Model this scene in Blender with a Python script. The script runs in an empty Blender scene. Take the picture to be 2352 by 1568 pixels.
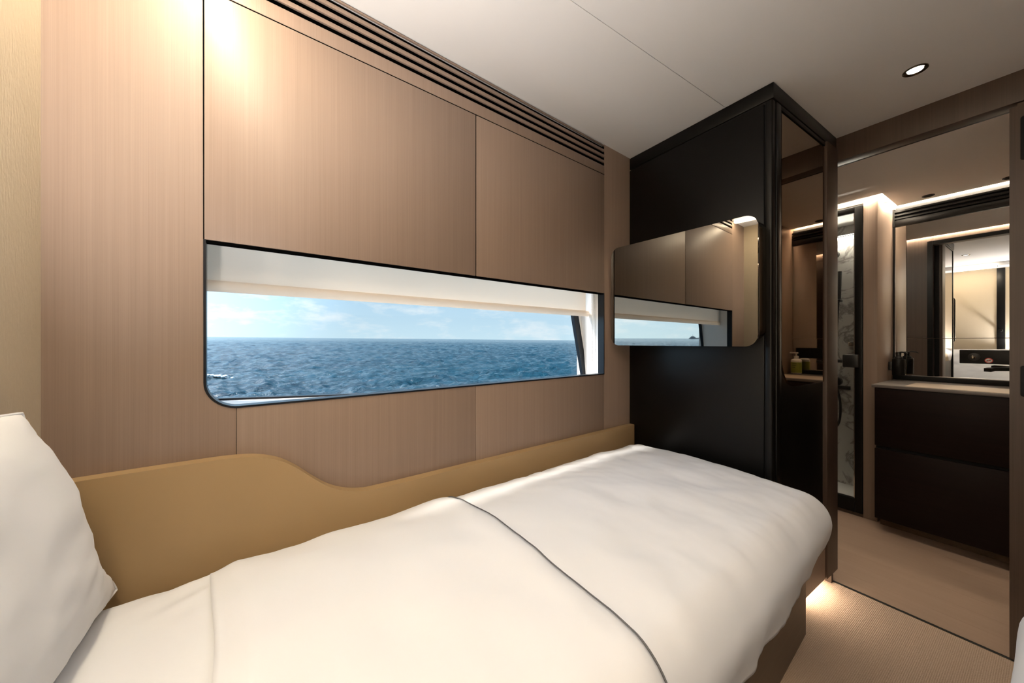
import bpy, bmesh, math, random
import numpy as np
from mathutils import Vector, Matrix, noise

PI = math.pi
random.seed(4)
SC = bpy.context.scene
COL = SC.collection

# ------------------------------------------------------------------ camera
CAM_Z = 1.09
CEIL = 2.008
cam = bpy.data.cameras.new('camera')
cam.sensor_width = 36.0
cam.lens = 36.0 * 803.0 / 2352.0
cam.clip_start = 0.01
cam.clip_end = 20000
cam_o = bpy.data.objects.new('camera', cam)
cam_o.location = (0, 0, CAM_Z)
cam_o.rotation_euler = (PI / 2, 0, math.radians(-32.42))
COL.objects.link(cam_o)
SC.camera = cam_o

# ------------------------------------------------------------------ world and exposure
SC.view_settings.view_transform = 'Standard'
SC.view_settings.look = 'None'
SC.view_settings.exposure = 0.0
SC.view_settings.gamma = 1.0
SC.view_settings.use_curve_mapping = False

world = bpy.data.worlds.new('World')
SC.world = world
world.use_nodes = True
wt = world.node_tree
wt.nodes.clear()


def wn(kind, **kw):
    nd = wt.nodes.new(kind)
    for k, v in kw.items():
        setattr(nd, k, v)
    return nd


w_out = wn('ShaderNodeOutputWorld')
w_bg = wn('ShaderNodeBackground')
w_tc = wn('ShaderNodeTexCoord')
w_sep = wn('ShaderNodeSeparateXYZ')
w_ramp = wn('ShaderNodeValToRGB')
e = w_ramp.color_ramp.elements
e[0].position = 0.0
e[0].color = (0.60, 0.80, 0.90, 1)
e[1].position = 0.55
e[1].color = (0.22, 0.45, 0.78, 1)
x = e.new(0.10)
x.color = (0.47, 0.69, 0.86, 1)
w_map = wn('ShaderNodeMapping')
w_map.inputs['Scale'].default_value = (9, 9, 26)
w_noi = wn('ShaderNodeTexNoise')
w_noi.inputs['Scale'].default_value = 1.0
w_noi.inputs['Detail'].default_value = 7
w_noi.inputs['Roughness'].default_value = 0.62
w_cr = wn('ShaderNodeValToRGB')
w_cr.color_ramp.elements[0].position = 0.50
w_cr.color_ramp.elements[1].position = 0.74
w_mul = wn('ShaderNodeMath', operation='MULTIPLY')
w_mul.inputs[1].default_value = 0.8
w_mix = wn('ShaderNodeMixRGB')
w_mix.inputs['Color2'].default_value = (0.86, 0.92, 0.95, 1)
L = wt.links.new
L(w_tc.outputs['Generated'], w_sep.inputs[0])
L(w_sep.outputs['Z'], w_ramp.inputs['Fac'])
L(w_tc.outputs['Generated'], w_map.inputs['Vector'])
L(w_map.outputs[0], w_noi.inputs['Vector'])
L(w_noi.outputs['Fac'], w_cr.inputs['Fac'])
L(w_cr.outputs['Color'], w_mul.inputs[0])
L(w_mul.outputs[0], w_mix.inputs['Fac'])
L(w_ramp.outputs['Color'], w_mix.inputs['Color1'])
# the sky brightens smoothly towards the sun, which stands aft of the window
w_dot = wn('ShaderNodeVectorMath', operation='DOT_PRODUCT')
w_dot.inputs[1].default_value = (math.cos(math.radians(155)) * 0.85, math.sin(math.radians(155)) * 0.85, 0.53)
w_mr = wn('ShaderNodeMapRange')
w_mr.interpolation_type = 'SMOOTHSTEP'
w_mr.inputs['From Min'].default_value = 0.25
w_mr.inputs['From Max'].default_value = 1.0
w_mr.inputs['To Min'].default_value = 1.0
w_mr.inputs['To Max'].default_value = 4.0
w_sc = wn('ShaderNodeVectorMath', operation='SCALE')
L(w_tc.outputs['Generated'], w_dot.inputs[0])
L(w_dot.outputs['Value'], w_mr.inputs['Value'])
L(w_mix.outputs['Color'], w_sc.inputs[0])
L(w_mr.outputs['Result'], w_sc.inputs['Scale'])
L(w_sc.outputs[0], w_bg.inputs['Color'])
w_bg.inputs['Strength'].default_value = 1.05
L(w_bg.outputs[0], w_out.inputs['Surface'])

# high sun standing aft of the window: lights the blind, the sill and the sea
SUN_AZ, SUN_EL = math.radians(147), math.radians(57.5)
sun = bpy.data.lights.new('sun', 'SUN')
sun.energy = 11.0
sun.color = (1.0, 0.93, 0.85)
sun.angle = math.radians(13)      # veiled by thin cloud
sun_o = bpy.data.objects.new('sun', sun)
sun_o.rotation_euler = Vector((math.cos(SUN_AZ) * math.cos(SUN_EL), math.sin(SUN_AZ) * math.cos(SUN_EL), math.sin(SUN_EL))).to_track_quat('Z', 'Y').to_euler()
sun_o.location = (0, 6, 8)
COL.objects.link(sun_o)

# lamp powers, all in one place
P_LED_HEAD = 82.0       # radiance of the head-end light strips
P_DOWN = 4.0            # watts of each cabin downlight
P_LED_BATH = 150.0        # radiance of the bathroom cove strips
P_LED_TOE = 80.0        # radiance of the floor-level strips
P_LED_SHOWER = 160.0
P_FILL = 112.0          # watts of the added fill lamp, thrown up at the ceiling
WARM = (1.0, 0.84, 0.61)
NEUT = (0.97, 0.97, 1.0)


# ------------------------------------------------------------------ materials
def srgb(r, g, b):
    f = lambda c: (c / 255 / 12.92) if c <= 10 else (((c / 255) + 0.055) / 1.055) ** 2.4
    return (f(r), f(g), f(b), 1)


def mat(name, base=(0.5, 0.5, 0.5), rough=0.5, metal=0.0, spec=0.5, emit=None, estr=0.0, sheen=0.0, coat=0.0, trans=0.0):
    m = bpy.data.materials.new(name)
    m.use_nodes = True
    b = m.node_tree.nodes['Principled BSDF']
    b.inputs['Base Color'].default_value = (*base[:3], 1)
    b.inputs['Roughness'].default_value = rough
    b.inputs['Metallic'].default_value = metal
    b.inputs['Specular IOR Level'].default_value = spec
    b.inputs['Sheen Weight'].default_value = sheen
    b.inputs['Coat Weight'].default_value = coat
    if emit:
        b.inputs['Emission Color'].default_value = (*emit[:3], 1)
        b.inputs['Emission Strength'].default_value = estr
    return m


def nodes_of(m):
    nt = m.node_tree
    return nt, nt.nodes['Principled BSDF']


def add_noise_bump(m, scale, strength, dist=0.002, mapping=(1, 1, 1), detail=3, coord='Object'):
    nt, b = nodes_of(m)
    tc = nt.nodes.new('ShaderNodeTexCoord')
    mp = nt.nodes.new('ShaderNodeMapping')
    mp.inputs['Scale'].default_value = mapping
    no = nt.nodes.new('ShaderNodeTexNoise')
    no.inputs['Scale'].default_value = scale
    no.inputs['Detail'].default_value = detail
    bu = nt.nodes.new('ShaderNodeBump')
    bu.inputs['Strength'].default_value = strength
    bu.inputs['Distance'].default_value = dist
    nt.links.new(tc.outputs[coord], mp.inputs['Vector'])
    nt.links.new(mp.outputs[0], no.inputs['Vector'])
    nt.links.new(no.outputs['Fac'], bu.inputs['Height'])
    nt.links.new(bu.outputs[0], b.inputs['Normal'])
    return m


def wood(name, dark, light, grain_axis='Z', rough=0.42, fine=520.0, spec=0.4, contrast=1.0):
    """Straight-grained veneer, grain running along grain_axis of the object."""
    m = mat(name, light, rough, spec=spec)
    nt, b = nodes_of(m)
    ln = nt.links.new
    tc = nt.nodes.new('ShaderNodeTexCoord')
    oi = nt.nodes.new('ShaderNodeObjectInfo')
    ad = nt.nodes.new('ShaderNodeVectorMath')
    ad.operation = 'ADD'
    sc_ = nt.nodes.new('ShaderNodeVectorMath')
    sc_.operation = 'SCALE'
    sc_.inputs['Scale'].default_value = 7.3
    cmb = nt.nodes.new('ShaderNodeCombineXYZ')
    for k in range(3):
        ln(oi.outputs['Random'], cmb.inputs[k])
    ln(cmb.outputs[0], sc_.inputs[0])
    ln(tc.outputs['Object'], ad.inputs[0])
    ln(sc_.outputs[0], ad.inputs[1])
    outs = []
    for sc3, det in ((1.0, 4), (0.16, 3)):
        mp = nt.nodes.new('ShaderNodeMapping')
        v = [fine * sc3] * 3
        v['XYZ'.index(grain_axis)] = 2.2 * (0.4 if sc3 < 1 else 1)
        mp.inputs['Scale'].default_value = v
        no = nt.nodes.new('ShaderNodeTexNoise')
        no.inputs['Scale'].default_value = 1.0
        no.inputs['Detail'].default_value = det
        no.inputs['Roughness'].default_value = 0.65
        ln(ad.outputs[0], mp.inputs['Vector'])
        ln(mp.outputs[0], no.inputs['Vector'])
        outs.append(no)
    mx = nt.nodes.new('ShaderNodeMixRGB')
    mx.inputs['Fac'].default_value = 0.4
    ln(outs[0].outputs['Fac'], mx.inputs['Color1'])
    ln(outs[1].outputs['Fac'], mx.inputs['Color2'])
    rp = nt.nodes.new('ShaderNodeValToRGB')
    rp.color_ramp.elements[0].position = 0.5 - 0.17 / contrast
    rp.color_ramp.elements[1].position = 0.5 + 0.17 / contrast
    rp.color_ramp.elements[0].color = (*dark, 1)
    rp.color_ramp.elements[1].color = (*light, 1)
    ln(mx.outputs['Color'], rp.inputs['Fac'])
    ln(rp.outputs['Color'], b.inputs['Base Color'])
    bu = nt.nodes.new('ShaderNodeBump')
    bu.inputs['Strength'].default_value = 0.10
    bu.inputs['Distance'].default_value = 0.0006
    ln(outs[0].outputs['Fac'], bu.inputs['Height'])
    ln(bu.outputs[0], b.inputs['Normal'])
    return m


M = {}
M['veneer'] = wood('tan_veneer', (0.228, 0.162, 0.122), (0.280, 0.202, 0.155))
M['veneer_h'] = wood('tan_veneer_cross', (0.228, 0.162, 0.122), (0.280, 0.202, 0.155), grain_axis='Y')
M['post_wood_shaded'] = wood('jamb_veneer_shaded', (0.060, 0.039, 0.028), (0.086, 0.058, 0.043))  # veneer darkened to carry the shade around the doorway
M['bath_floor'] = wood('bathroom_plank', (0.33, 0.23, 0.172), (0.36, 0.255, 0.192), grain_axis='Y', rough=0.35, fine=60)
M['fabric_wall'] = add_noise_bump(mat('head_wall_fabric', (0.50, 0.42, 0.31), 0.8, spec=0.2), 1, 0.5, 0.002, (260, 260, 60))
M['ceiling'] = mat('ceiling_white', (0.83, 0.812, 0.795), 0.55, spec=0.25)
M['black'] = mat('black_lacquer', (0.003, 0.0026, 0.0022), 0.36, spec=0.24)
M['black_matt'] = mat('black_matt', (0.004, 0.004, 0.004), 0.6, spec=0.3)
M['black_metal'] = mat('black_metal', (0.012, 0.012, 0.012), 0.35, metal=0.0, spec=0.5)
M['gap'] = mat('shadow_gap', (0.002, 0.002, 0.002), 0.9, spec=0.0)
M['navy'] = mat('dark_window_trim', (0.004, 0.006, 0.010), 0.35, spec=0.3)
M['white_plastic'] = mat('white_reveal', (0.80, 0.79, 0.77), 0.4)
M['gold'] = add_noise_bump(mat('tan_leather', (0.37, 0.25, 0.125), 0.45, spec=0.35), 900, 0.06, 0.0005)
M['linen'] = add_noise_bump(mat('white_cotton', (0.775, 0.783, 0.795), 0.85, spec=0.2, sheen=0.15), 1500, 0.08, 0.0004)
M['pillow'] = add_noise_bump(mat('white_pillow_cotton', (0.775, 0.785, 0.80), 0.85, spec=0.2, sheen=0.15), 1500, 0.08, 0.0004)
M['mattress'] = mat('mattress_white', (0.72, 0.70, 0.66), 0.9, spec=0.1)
M['piping'] = mat('grey_piping', (0.09, 0.09, 0.095), 0.7)
M['base_wood'] = wood('bed_base_veneer', (0.11, 0.068, 0.036), (0.17, 0.108, 0.060), grain_axis='X', fine=120)
M['bronze_mirror'] = mat('bronze_mirror', (0.30, 0.205, 0.125), 0.02, metal=1.0)
M['tv_mirror'] = mat('grey_mirror_screen', (0.28, 0.27, 0.25), 0.015, metal=1.0)
M['tv_case'] = mat('bronze_housing', (0.16, 0.13, 0.085), 0.22, metal=1.0)
M['mirror'] = mat('silver_mirror', (0.80, 0.80, 0.79), 0.01, metal=1.0)
M['chrome'] = mat('chrome', (0.75, 0.74, 0.72), 0.12, metal=1.0)
M['brass'] = mat('warm_chrome', (0.80, 0.68, 0.52), 0.18, metal=1.0)
M['vanity'] = wood('vanity_dark', (0.006, 0.0025, 0.002), (0.011, 0.0045, 0.0035), grain_axis='Y', rough=0.5, fine=120, spec=0.15)
M['counter'] = mat('counter_stone', (0.42, 0.34, 0.27), 0.35)
M['counter_edge'] = mat('counter_edge', (0.13, 0.115, 0.105), 0.4)
M['tray'] = mat('shower_tray', (0.75, 0.74, 0.72), 0.3)
M['bottle_green'] = mat('olive_label', (0.28, 0.31, 0.045), 0.4)
M['bottle_white'] = mat('white_pump', (0.80, 0.78, 0.72), 0.35)
M['sign_red'] = mat('sign_red', (0.62, 0.03, 0.03), 0.4)
M['sign_white'] = mat('sign_white', (0.85, 0.83, 0.80), 0.4)
M['ink'] = mat('dark_print', (0.03, 0.03, 0.02), 0.5)
M['led_head'] = mat('led_head', (1, 1, 1), 0.5, emit=WARM, estr=P_LED_HEAD)
M['led_front'] = mat('led_front_lens', (1, 1, 1), 0.5, emit=WARM, estr=5.0)
M['led_bath'] = mat('led_bath', (1, 1, 1), 0.5, emit=(1.0, 0.86, 0.66), estr=P_LED_BATH)
M['led_toe'] = mat('led_toe', (1, 1, 1), 0.5, emit=(1.0, 0.80, 0.58), estr=P_LED_TOE)
M['led_shower'] = mat('led_shower', (1, 1, 1), 0.5, emit=(1.0, 0.90, 0.76), estr=P_LED_SHOWER)
M['lamp'] = mat('lamp_disc', (1, 1, 1), 0.5, emit=(1.0, 0.93, 0.86), estr=7.0)
M['ship'] = mat('ship_white', (0.55, 0.58, 0.62), 0.6)
M['foam'] = mat('sea_foam', (0.85, 0.9, 0.92), 0.8)


def make_carpet():
    m = mat('carpet_weave', (0.33, 0.23, 0.155), 0.95, spec=0.1, sheen=0.2)
    nt, b = nodes_of(m)
    ln = nt.links.new
    tc = nt.nodes.new('ShaderNodeTexCoord')
    mp = nt.nodes.new('ShaderNodeMapping')
    mp.inputs['Rotation'].default_value = (0, 0, 0)
    w1 = nt.nodes.new('ShaderNodeTexWave')
    w1.bands_direction = 'Y'
    w1.inputs['Scale'].default_value = 70
    w1.inputs['Distortion'].default_value = 3.0
    w1.inputs['Detail'].default_value = 2
    w1.inputs['Detail Scale'].default_value = 4
    no = nt.nodes.new('ShaderNodeTexNoise')
    no.inputs['Scale'].default_value = 300
    no.inputs['Detail'].default_value = 5
    mx = nt.nodes.new('ShaderNodeMixRGB')
    mx.inputs['Fac'].default_value = 0.72
    rp = nt.nodes.new('ShaderNodeValToRGB')
    rp.color_ramp.elements[0].position = 0.2
    rp.color_ramp.elements[1].position = 0.8
    rp.color_ramp.elements[0].color = (0.33, 0.235, 0.17, 1)
    rp.color_ramp.elements[1].color = (0.50, 0.375, 0.285, 1)
    bu = nt.nodes.new('ShaderNodeBump')
    bu.inputs['Strength'].default_value = 0.5
    bu.inputs['Distance'].default_value = 0.004
    ln(tc.outputs['Object'], mp.inputs['Vector'])
    ln(mp.outputs[0], w1.inputs['Vector'])
    ln(tc.outputs['Object'], no.inputs['Vector'])
    ln(w1.outputs['Color'], mx.inputs['Color1'])
    ln(no.outputs['Fac'], mx.inputs['Color2'])
    ln(mx.outputs['Color'], rp.inputs['Fac'])
    ln(rp.outputs['Color'], b.inputs['Base Color'])
    ln(mx.outputs['Color'], bu.inputs['Height'])
    ln(bu.outputs[0], b.inputs['Normal'])
    return m


M['carpet'] = make_carpet()


def make_marble():
    m = mat('white_marble', (0.62, 0.60, 0.57), 0.25)
    nt, b = nodes_of(m)
    ln = nt.links.new
    tc = nt.nodes.new('ShaderNodeTexCoord')
    n1 = nt.nodes.new('ShaderNodeTexNoise')
    n1.inputs['Scale'].default_value = 3.2
    n1.inputs['Detail'].default_value = 8
    n1.inputs['Roughness'].default_value = 0.6
    n1.inputs['Distortion'].default_value = 1.4
    rp = nt.nodes.new('ShaderNodeValToRGB')
    el = rp.color_ramp.elements
    el[0].position = 0.0
    el[0].color = (0.62, 0.60, 0.57, 1)
    el[1].position = 1.0
    el[1].color = (0.60, 0.58, 0.55, 1)
    for p, c in ((0.45, (0.60, 0.58, 0.55)), (0.50, (0.27, 0.255, 0.24)), (0.54, (0.56, 0.54, 0.51))):
        q = el.new(p)
        q.color = (*c, 1)
    ln(tc.outputs['Object'], n1.inputs['Vector'])
    ln(n1.outputs['Fac'], rp.inputs['Fac'])
    ln(rp.outputs['Color'], b.inputs['Base Color'])
    return m


M['marble'] = make_marble()


def make_glass(name, tint=(1, 1, 1), refl=0.06):
    m = bpy.data.materials.new(name)
    m.use_nodes = True
    nt = m.node_tree
    nt.nodes.clear()
    o = nt.nodes.new('ShaderNodeOutputMaterial')
    t = nt.nodes.new('ShaderNodeBsdfTransparent')
    t.inputs['Color'].default_value = (*tint, 1)
    g = nt.nodes.new('ShaderNodeBsdfGlossy')
    g.inputs['Roughness'].default_value = 0.01
    lw = nt.nodes.new('ShaderNodeLayerWeight')
    lw.inputs['Blend'].default_value = 0.5
    pw = nt.nodes.new('ShaderNodeMath')
    pw.operation = 'POWER'
    pw.inputs[1].default_value = 5.0
    f = nt.nodes.new('ShaderNodeMath')
    f.operation = 'MULTIPLY_ADD'
    f.inputs[1].default_value = 0.7
    f.inputs[2].default_value = 0.025
    nt.links.new(lw.outputs['Facing'], pw.inputs[0])
    nt.links.new(pw.outputs[0], f.inputs[0])
    mx = nt.nodes.new('ShaderNodeMixShader')
    nt.links.new(f.outputs[0], mx.inputs['Fac'])
    nt.links.new(t.outputs[0], mx.inputs[1])
    nt.links.new(g.outputs[0], mx.inputs[2])
    nt.links.new(mx.outputs[0], o.inputs['Surface'])
    return m


M['glass'] = make_glass('window_glass', (0.97, 0.985, 0.99))
M['shower_glass'] = make_glass('shower_glass', (0.92, 0.93, 0.92))


def make_blind():
    m = bpy.data.materials.new('blind_fabric')
    m.use_nodes = True
    nt = m.node_tree
    nt.nodes.clear()
    o = nt.nodes.new('ShaderNodeOutputMaterial')
    d = nt.nodes.new('ShaderNodeBsdfDiffuse')
    d.inputs['Color'].default_value = (0.40, 0.38, 0.355, 1)
    t = nt.nodes.new('ShaderNodeBsdfTranslucent')
    t.inputs['Color'].default_value = (0.60, 0.55, 0.495, 1)
    mx = nt.nodes.new('ShaderNodeAddShader')
    nt.links.new(d.outputs[0], mx.inputs[0])
    nt.links.new(t.outputs[0], mx.inputs[1])
    nt.links.new(mx.outputs[0], o.inputs['Surface'])
    return m


M['blind'] = make_blind()


def make_sea():
    m = mat('sea_water', (0.012, 0.075, 0.16), 0.14, spec=0.24)
    nt, b = nodes_of(m)
    ln = nt.links.new
    tc = nt.nodes.new('ShaderNodeTexCoord')
    hs = []
    for scl, st in (((1.1, 2.6, 1), 1.0), ((5, 9, 1), 0.5), ((0.05, 0.12, 1), 1.0)):
        mp = nt.nodes.new('ShaderNodeMapping')
        mp.inputs['Scale'].default_value = scl
        mp.inputs['Rotation'].default_value = (0, 0, 0.25)
        no = nt.nodes.new('ShaderNodeTexNoise')
        no.inputs['Scale'].default_value = 1.0
        no.inputs['Detail'].default_value = 6
        no.inputs['Roughness'].default_value = 0.6
        no.inputs['Distortion'].default_value = 0.6
        ln(tc.outputs['Object'], mp.inputs['Vector'])
        ln(mp.outputs[0], no.inputs['Vector'])
        hs.append(no)
    b1 = nt.nodes.new('ShaderNodeBump')
    b1.inputs['Strength'].default_value = 0.9
    b1.inputs['Distance'].default_value = 0.35
    b2 = nt.nodes.new('ShaderNodeBump')
    b2.inputs['Strength'].default_value = 0.6
    b2.inputs['Distance'].default_value = 0.06
    ln(hs[0].outputs['Fac'], b1.inputs['Height'])
    ln(hs[1].outputs['Fac'], b2.inputs['Height'])
    ln(b1.outputs[0], b2.inputs['Normal'])
    ln(b2.outputs[0], b.inputs['Normal'])
    rp = nt.nodes.new('ShaderNodeValToRGB')
    rp.color_ramp.elements[0].position = 0.38
    rp.color_ramp.elements[1].position = 0.66
    rp.color_ramp.elements[0].color = (0.0016, 0.024, 0.042, 1)
    rp.color_ramp.elements[1].color = (0.0065, 0.055, 0.085, 1)
    mx = nt.nodes.new('ShaderNodeMixRGB')
    mx.inputs['Fac'].default_value = 0.4
    ln(hs[0].outputs['Fac'], mx.inputs['Color1'])
    ln(hs[2].outputs['Fac'], mx.inputs['Color2'])
    ln(mx.outputs['Color'], rp.inputs['Fac'])
    ln(rp.outputs['Color'], b.inputs['Base Color'])
    return m


M['sea'] = make_sea()


# ------------------------------------------------------------------ mesh helpers
def link(o, parent=None):
    COL.objects.link(o)
    if parent is not None:
        o.parent = parent
    return o


def tag(o, label=None, cat=None, group=None, kind=None):
    if label:
        o['label'] = label
    if cat:
        o['category'] = cat
    if group:
        o['group'] = group
    if kind:
        o['kind'] = kind
    return o


def thing(name, label, cat, loc=(0, 0, 0), rotz=0.0, group=None, kind=None):
    o = bpy.data.objects.new(name, None)
    o.empty_display_size = 0.1
    o.location = loc
    o.rotation_euler = (0, 0, rotz)
    link(o)
    return tag(o, label, cat, group, kind)


def finish(name, bm, m, parent=None, smooth=None):
    bmesh.ops.recalc_face_normals(bm, faces=bm.faces[:])
    me = bpy.data.meshes.new(name)
    bm.to_mesh(me)
    bm.free()
    o = bpy.data.objects.new(name, me)
    me.materials.append(M[m] if isinstance(m, str) else m)
    if smooth is not None:
        for p in me.polygons:
            p.use_smooth = True
        me.set_sharp_from_angle(angle=math.radians(smooth))
    return link(o, parent)


def add_box(bm, a, b, bev=0.0, seg=2):
    x0, x1 = sorted((a[0], b[0]))
    y0, y1 = sorted((a[1], b[1]))
    z0, z1 = sorted((a[2], b[2]))
    r = bmesh.ops.create_cube(bm, size=1.0)
    vs = r['verts']
    for v in vs:
        v.co = Vector(((x0 + x1) / 2 + v.co.x * (x1 - x0), (y0 + y1) / 2 + v.co.y * (y1 - y0), (z0 + z1) / 2 + v.co.z * (z1 - z0)))
    if bev > 0:
        es = list({ed for v in vs for ed in v.link_edges})
        bmesh.ops.bevel(bm, geom=es, offset=bev, segments=seg, profile=0.5, affect='EDGES', clamp_overlap=True)


def box(name, a, b, m, parent=None, bev=0.0, seg=2):
    bm = bmesh.new()
    add_box(bm, a, b, bev, seg)
    return finish(name, bm, m, parent, smooth=40 if bev > 0 else None)


def boxes(name, lst, m, parent=None, bev=0.0):
    bm = bmesh.new()
    for a, b in lst:
        add_box(bm, a, b, bev)
    return finish(name, bm, m, parent, smooth=40 if bev > 0 else None)


def poly_prism(name, pts, axis, lo, hi, m, parent=None, bev=0.0, seg=3, smooth=35):
    """pts: 2D outline; axis: which axis is extruded between lo and hi."""
    bm = bmesh.new()

    def v3(p, q):
        if axis == 'Y':
            return (p[0], q, p[1])
        if axis == 'X':
            return (q, p[0], p[1])
        return (p[0], p[1], q)
    va = [bm.verts.new(v3(p, lo)) for p in pts]
    vb = [bm.verts.new(v3(p, hi)) for p in pts]
    fa = bm.faces.new(va)
    fb = bm.faces.new(vb[::-1])
    k = len(pts)
    for i in range(k):
        bm.faces.new((va[i], va[(i + 1) % k], vb[(i + 1) % k], vb[i]))
    if bev > 0:
        es = list(set(fa.edges) | set(fb.edges))
        bmesh.ops.bevel(bm, geom=es, offset=bev, segments=seg, profile=0.5, affect='EDGES', clamp_overlap=True)
    return finish(name, bm, m, parent, smooth=smooth)


def rrect(x0, x1, z0, z1, r, seg=8):
    """r: one radius or (bl, br, tr, tl)."""
    rs = r if isinstance(r, (tuple, list)) else (r, r, r, r)
    pts = []
    for (cx, cz, a0), q in zip(((x0, z0, PI), (x1, z0, 1.5 * PI), (x1, z1, 0), (x0, z1, PI / 2)), rs):
        sx = 1 if cx == x0 else -1
        sz = 1 if cz == z0 else -1
        if q <= 0:
            pts.append((cx, cz))
            continue
        for i in range(seg + 1):
            a = a0 + PI / 2 * i / seg
            pts.append((cx + sx * q + q * math.cos(a), cz + sz * q + q * math.sin(a)))
    return pts


def lathe(name, prof, m, parent=None, loc=(0, 0, 0), seg=24, axis='Z'):
    bm = bmesh.new()
    rings = []
    for r, z in prof:
        ring = []
        for i in range(seg):
            a = 2 * PI * i / seg
            p = (r * math.cos(a), r * math.sin(a), z)
            if axis == 'X':
                p = (p[2], p[0], p[1])
            elif axis == 'Y':
                p = (p[0], p[2], p[1])
            ring.append(bm.verts.new((p[0] + loc[0], p[1] + loc[1], p[2] + loc[2])))
        rings.append(ring)
    for a, b in zip(rings, rings[1:]):
        for i in range(seg):
            bm.faces.new((a[i], a[(i + 1) % seg], b[(i + 1) % seg], b[i]))
    bm.faces.new(rings[0][::-1])
    bm.faces.new(rings[-1])
    return finish(name, bm, m, parent, smooth=35)


def tube(name, pts, r, m, parent=None, seg=8, closed=False):
    bm = bmesh.new()
    pts = [Vector(p) for p in pts]
    rings = []
    up = Vector((0, 0, 1))
    prev = None
    for i, p in enumerate(pts):
        t = (pts[min(i + 1, len(pts) - 1)] - pts[max(i - 1, 0)]).normalized()
        if prev is None:
            ref = up if abs(t.z) < 0.9 else Vector((1, 0, 0))
            a = t.cross(ref).normalized()
        else:
            a = (prev - t * prev.dot(t)).normalized()
        prev = a
        b = t.cross(a)
        rr = r[i] if isinstance(r, (list, tuple)) else r
        rings.append([bm.verts.new(p + rr * (math.cos(2 * PI * k / seg) * a + math.sin(2 * PI * k / seg) * b)) for k in range(seg)])
    for a, b in zip(rings, rings[1:]):
        for k in range(seg):
            bm.faces.new((a[k], a[(k + 1) % seg], b[(k + 1) % seg], b[k]))
    bm.faces.new(rings[0][::-1])
    bm.faces.new(rings[-1])
    return finish(name, bm, m, parent, smooth=50)


def grid_mesh(name, rows, m, parent=None, smooth=True, close_u=False):
    bm = bmesh.new()
    vs = [[bm.verts.new(p) for p in row] for row in rows]
    nu, nv = len(vs), len(vs[0])
    for i in range(nu - 1):
        for j in range(nv - 1):
            bm.faces.new((vs[i][j], vs[i + 1][j], vs[i + 1][j + 1], vs[i][j + 1]))
    return finish(name, bm, m, parent, smooth=180 if smooth else None)


def sstep(a, b, t):
    t = max(0.0, min(1.0, (t - a) / (b - a)))
    return t * t * (3 - 2 * t)


def smooth_curve(pts, k=8):
    """Catmull-Rom through 2D points."""
    out = []
    n = len(pts)
    for i in range(n - 1):
        p0, p1, p2, p3 = pts[max(i - 1, 0)], pts[i], pts[i + 1], pts[min(i + 2, n - 1)]
        for q in range(k):
            t = q / k
            out.append(tuple(0.5 * (2 * p1[d] + (p2[d] - p0[d]) * t + (2 * p0[d] - 5 * p1[d] + 4 * p2[d] - p3[d]) * t * t + (3 * p1[d] - p0[d] - 3 * p2[d] + p3[d]) * t ** 3) for d in range(len(p1))))
    out.append(pts[-1])
    return out


# ------------------------------------------------------------------ the window wall
WA = math.radians(5.42)
WO = Vector((1.439, 1.165, 0))           # corner of window wall and wardrobe face
WU = Vector((math.cos(WA), math.sin(WA), 0))
WN = Vector((-math.sin(WA), math.cos(WA), 0))
S_HEAD, S_L, S_M, S_R = -1.828, -1.607, -0.905, -0.203
Z_B, Z_T, Z_G = 0.937, 1.315, 1.867
G = 0.0016


def wallframe(name, label, cat, kind=None):
    return thing(name, label, cat, WO, WA, kind=kind)


wl = wallframe('wall_left', 'tan veneered cabin wall of tall panels around the long window', 'wall', 'structure')
boxes('backing', [((-2.1, 0.019, 0), (0.75, 0.028, Z_B - 0.004)), ((-2.1, 0.019, Z_T + 0.02), (0.75, 0.028, 2.1)),
                  ((-2.1, 0.019, Z_B - 0.004), (S_L - 0.004, 0.028, Z_T + 0.02)), ((S_R + 0.006, 0.019, Z_B - 0.004), (0.75, 0.028, Z_T + 0.02)),
                  ((-2.1, 0.25, -0.1), (0.75, 0.26, 0.83)), ((-2.1, 0.25, 1.80), (0.75, 0.26, 2.1))], 'gap', wl)
# left panel with the rounded cut-out of the window corner
RC = 0.062
arc = [(S_L + RC - RC * math.sin(a), Z_B + RC - RC * math.cos(a)) for a in [PI / 2 * i / 10 for i in range(11)]]
poly_prism('panel', [(-2.1, 0.0), (-1.55 - G * .3, 0.0), (-1.55 - G * .3, Z_B)] + [p for p in arc if p[0] < -1.55 - G * .3] + [(S_L - G, 2.05), (-2.1, 2.05)],
           'Y', 0.0, 0.018, 'veneer', wl)
box('panel', (-1.55 + G * .3, 0, 0), (S_M - G * .3, 0.018, Z_B), 'veneer', wl, bev=0.0008)
box('panel', (S_M + G * .3, 0, 0), (S_R - G * .3, 0.018, Z_B), 'veneer', wl, bev=0.0008)
box('panel', (S_R + G * .3, 0, 0), (0.72, 0.018, 2.05), 'veneer', wl, bev=0.0008)
box('panel', (S_L + G, -0.002, Z_T), (S_M - G, 0.018, Z_G - G), 'veneer', wl, bev=0.001)
box('panel', (S_M + G, -0.002, Z_T), (S_R - G, 0.018, Z_G - G), 'veneer', wl, bev=0.001)
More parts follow.
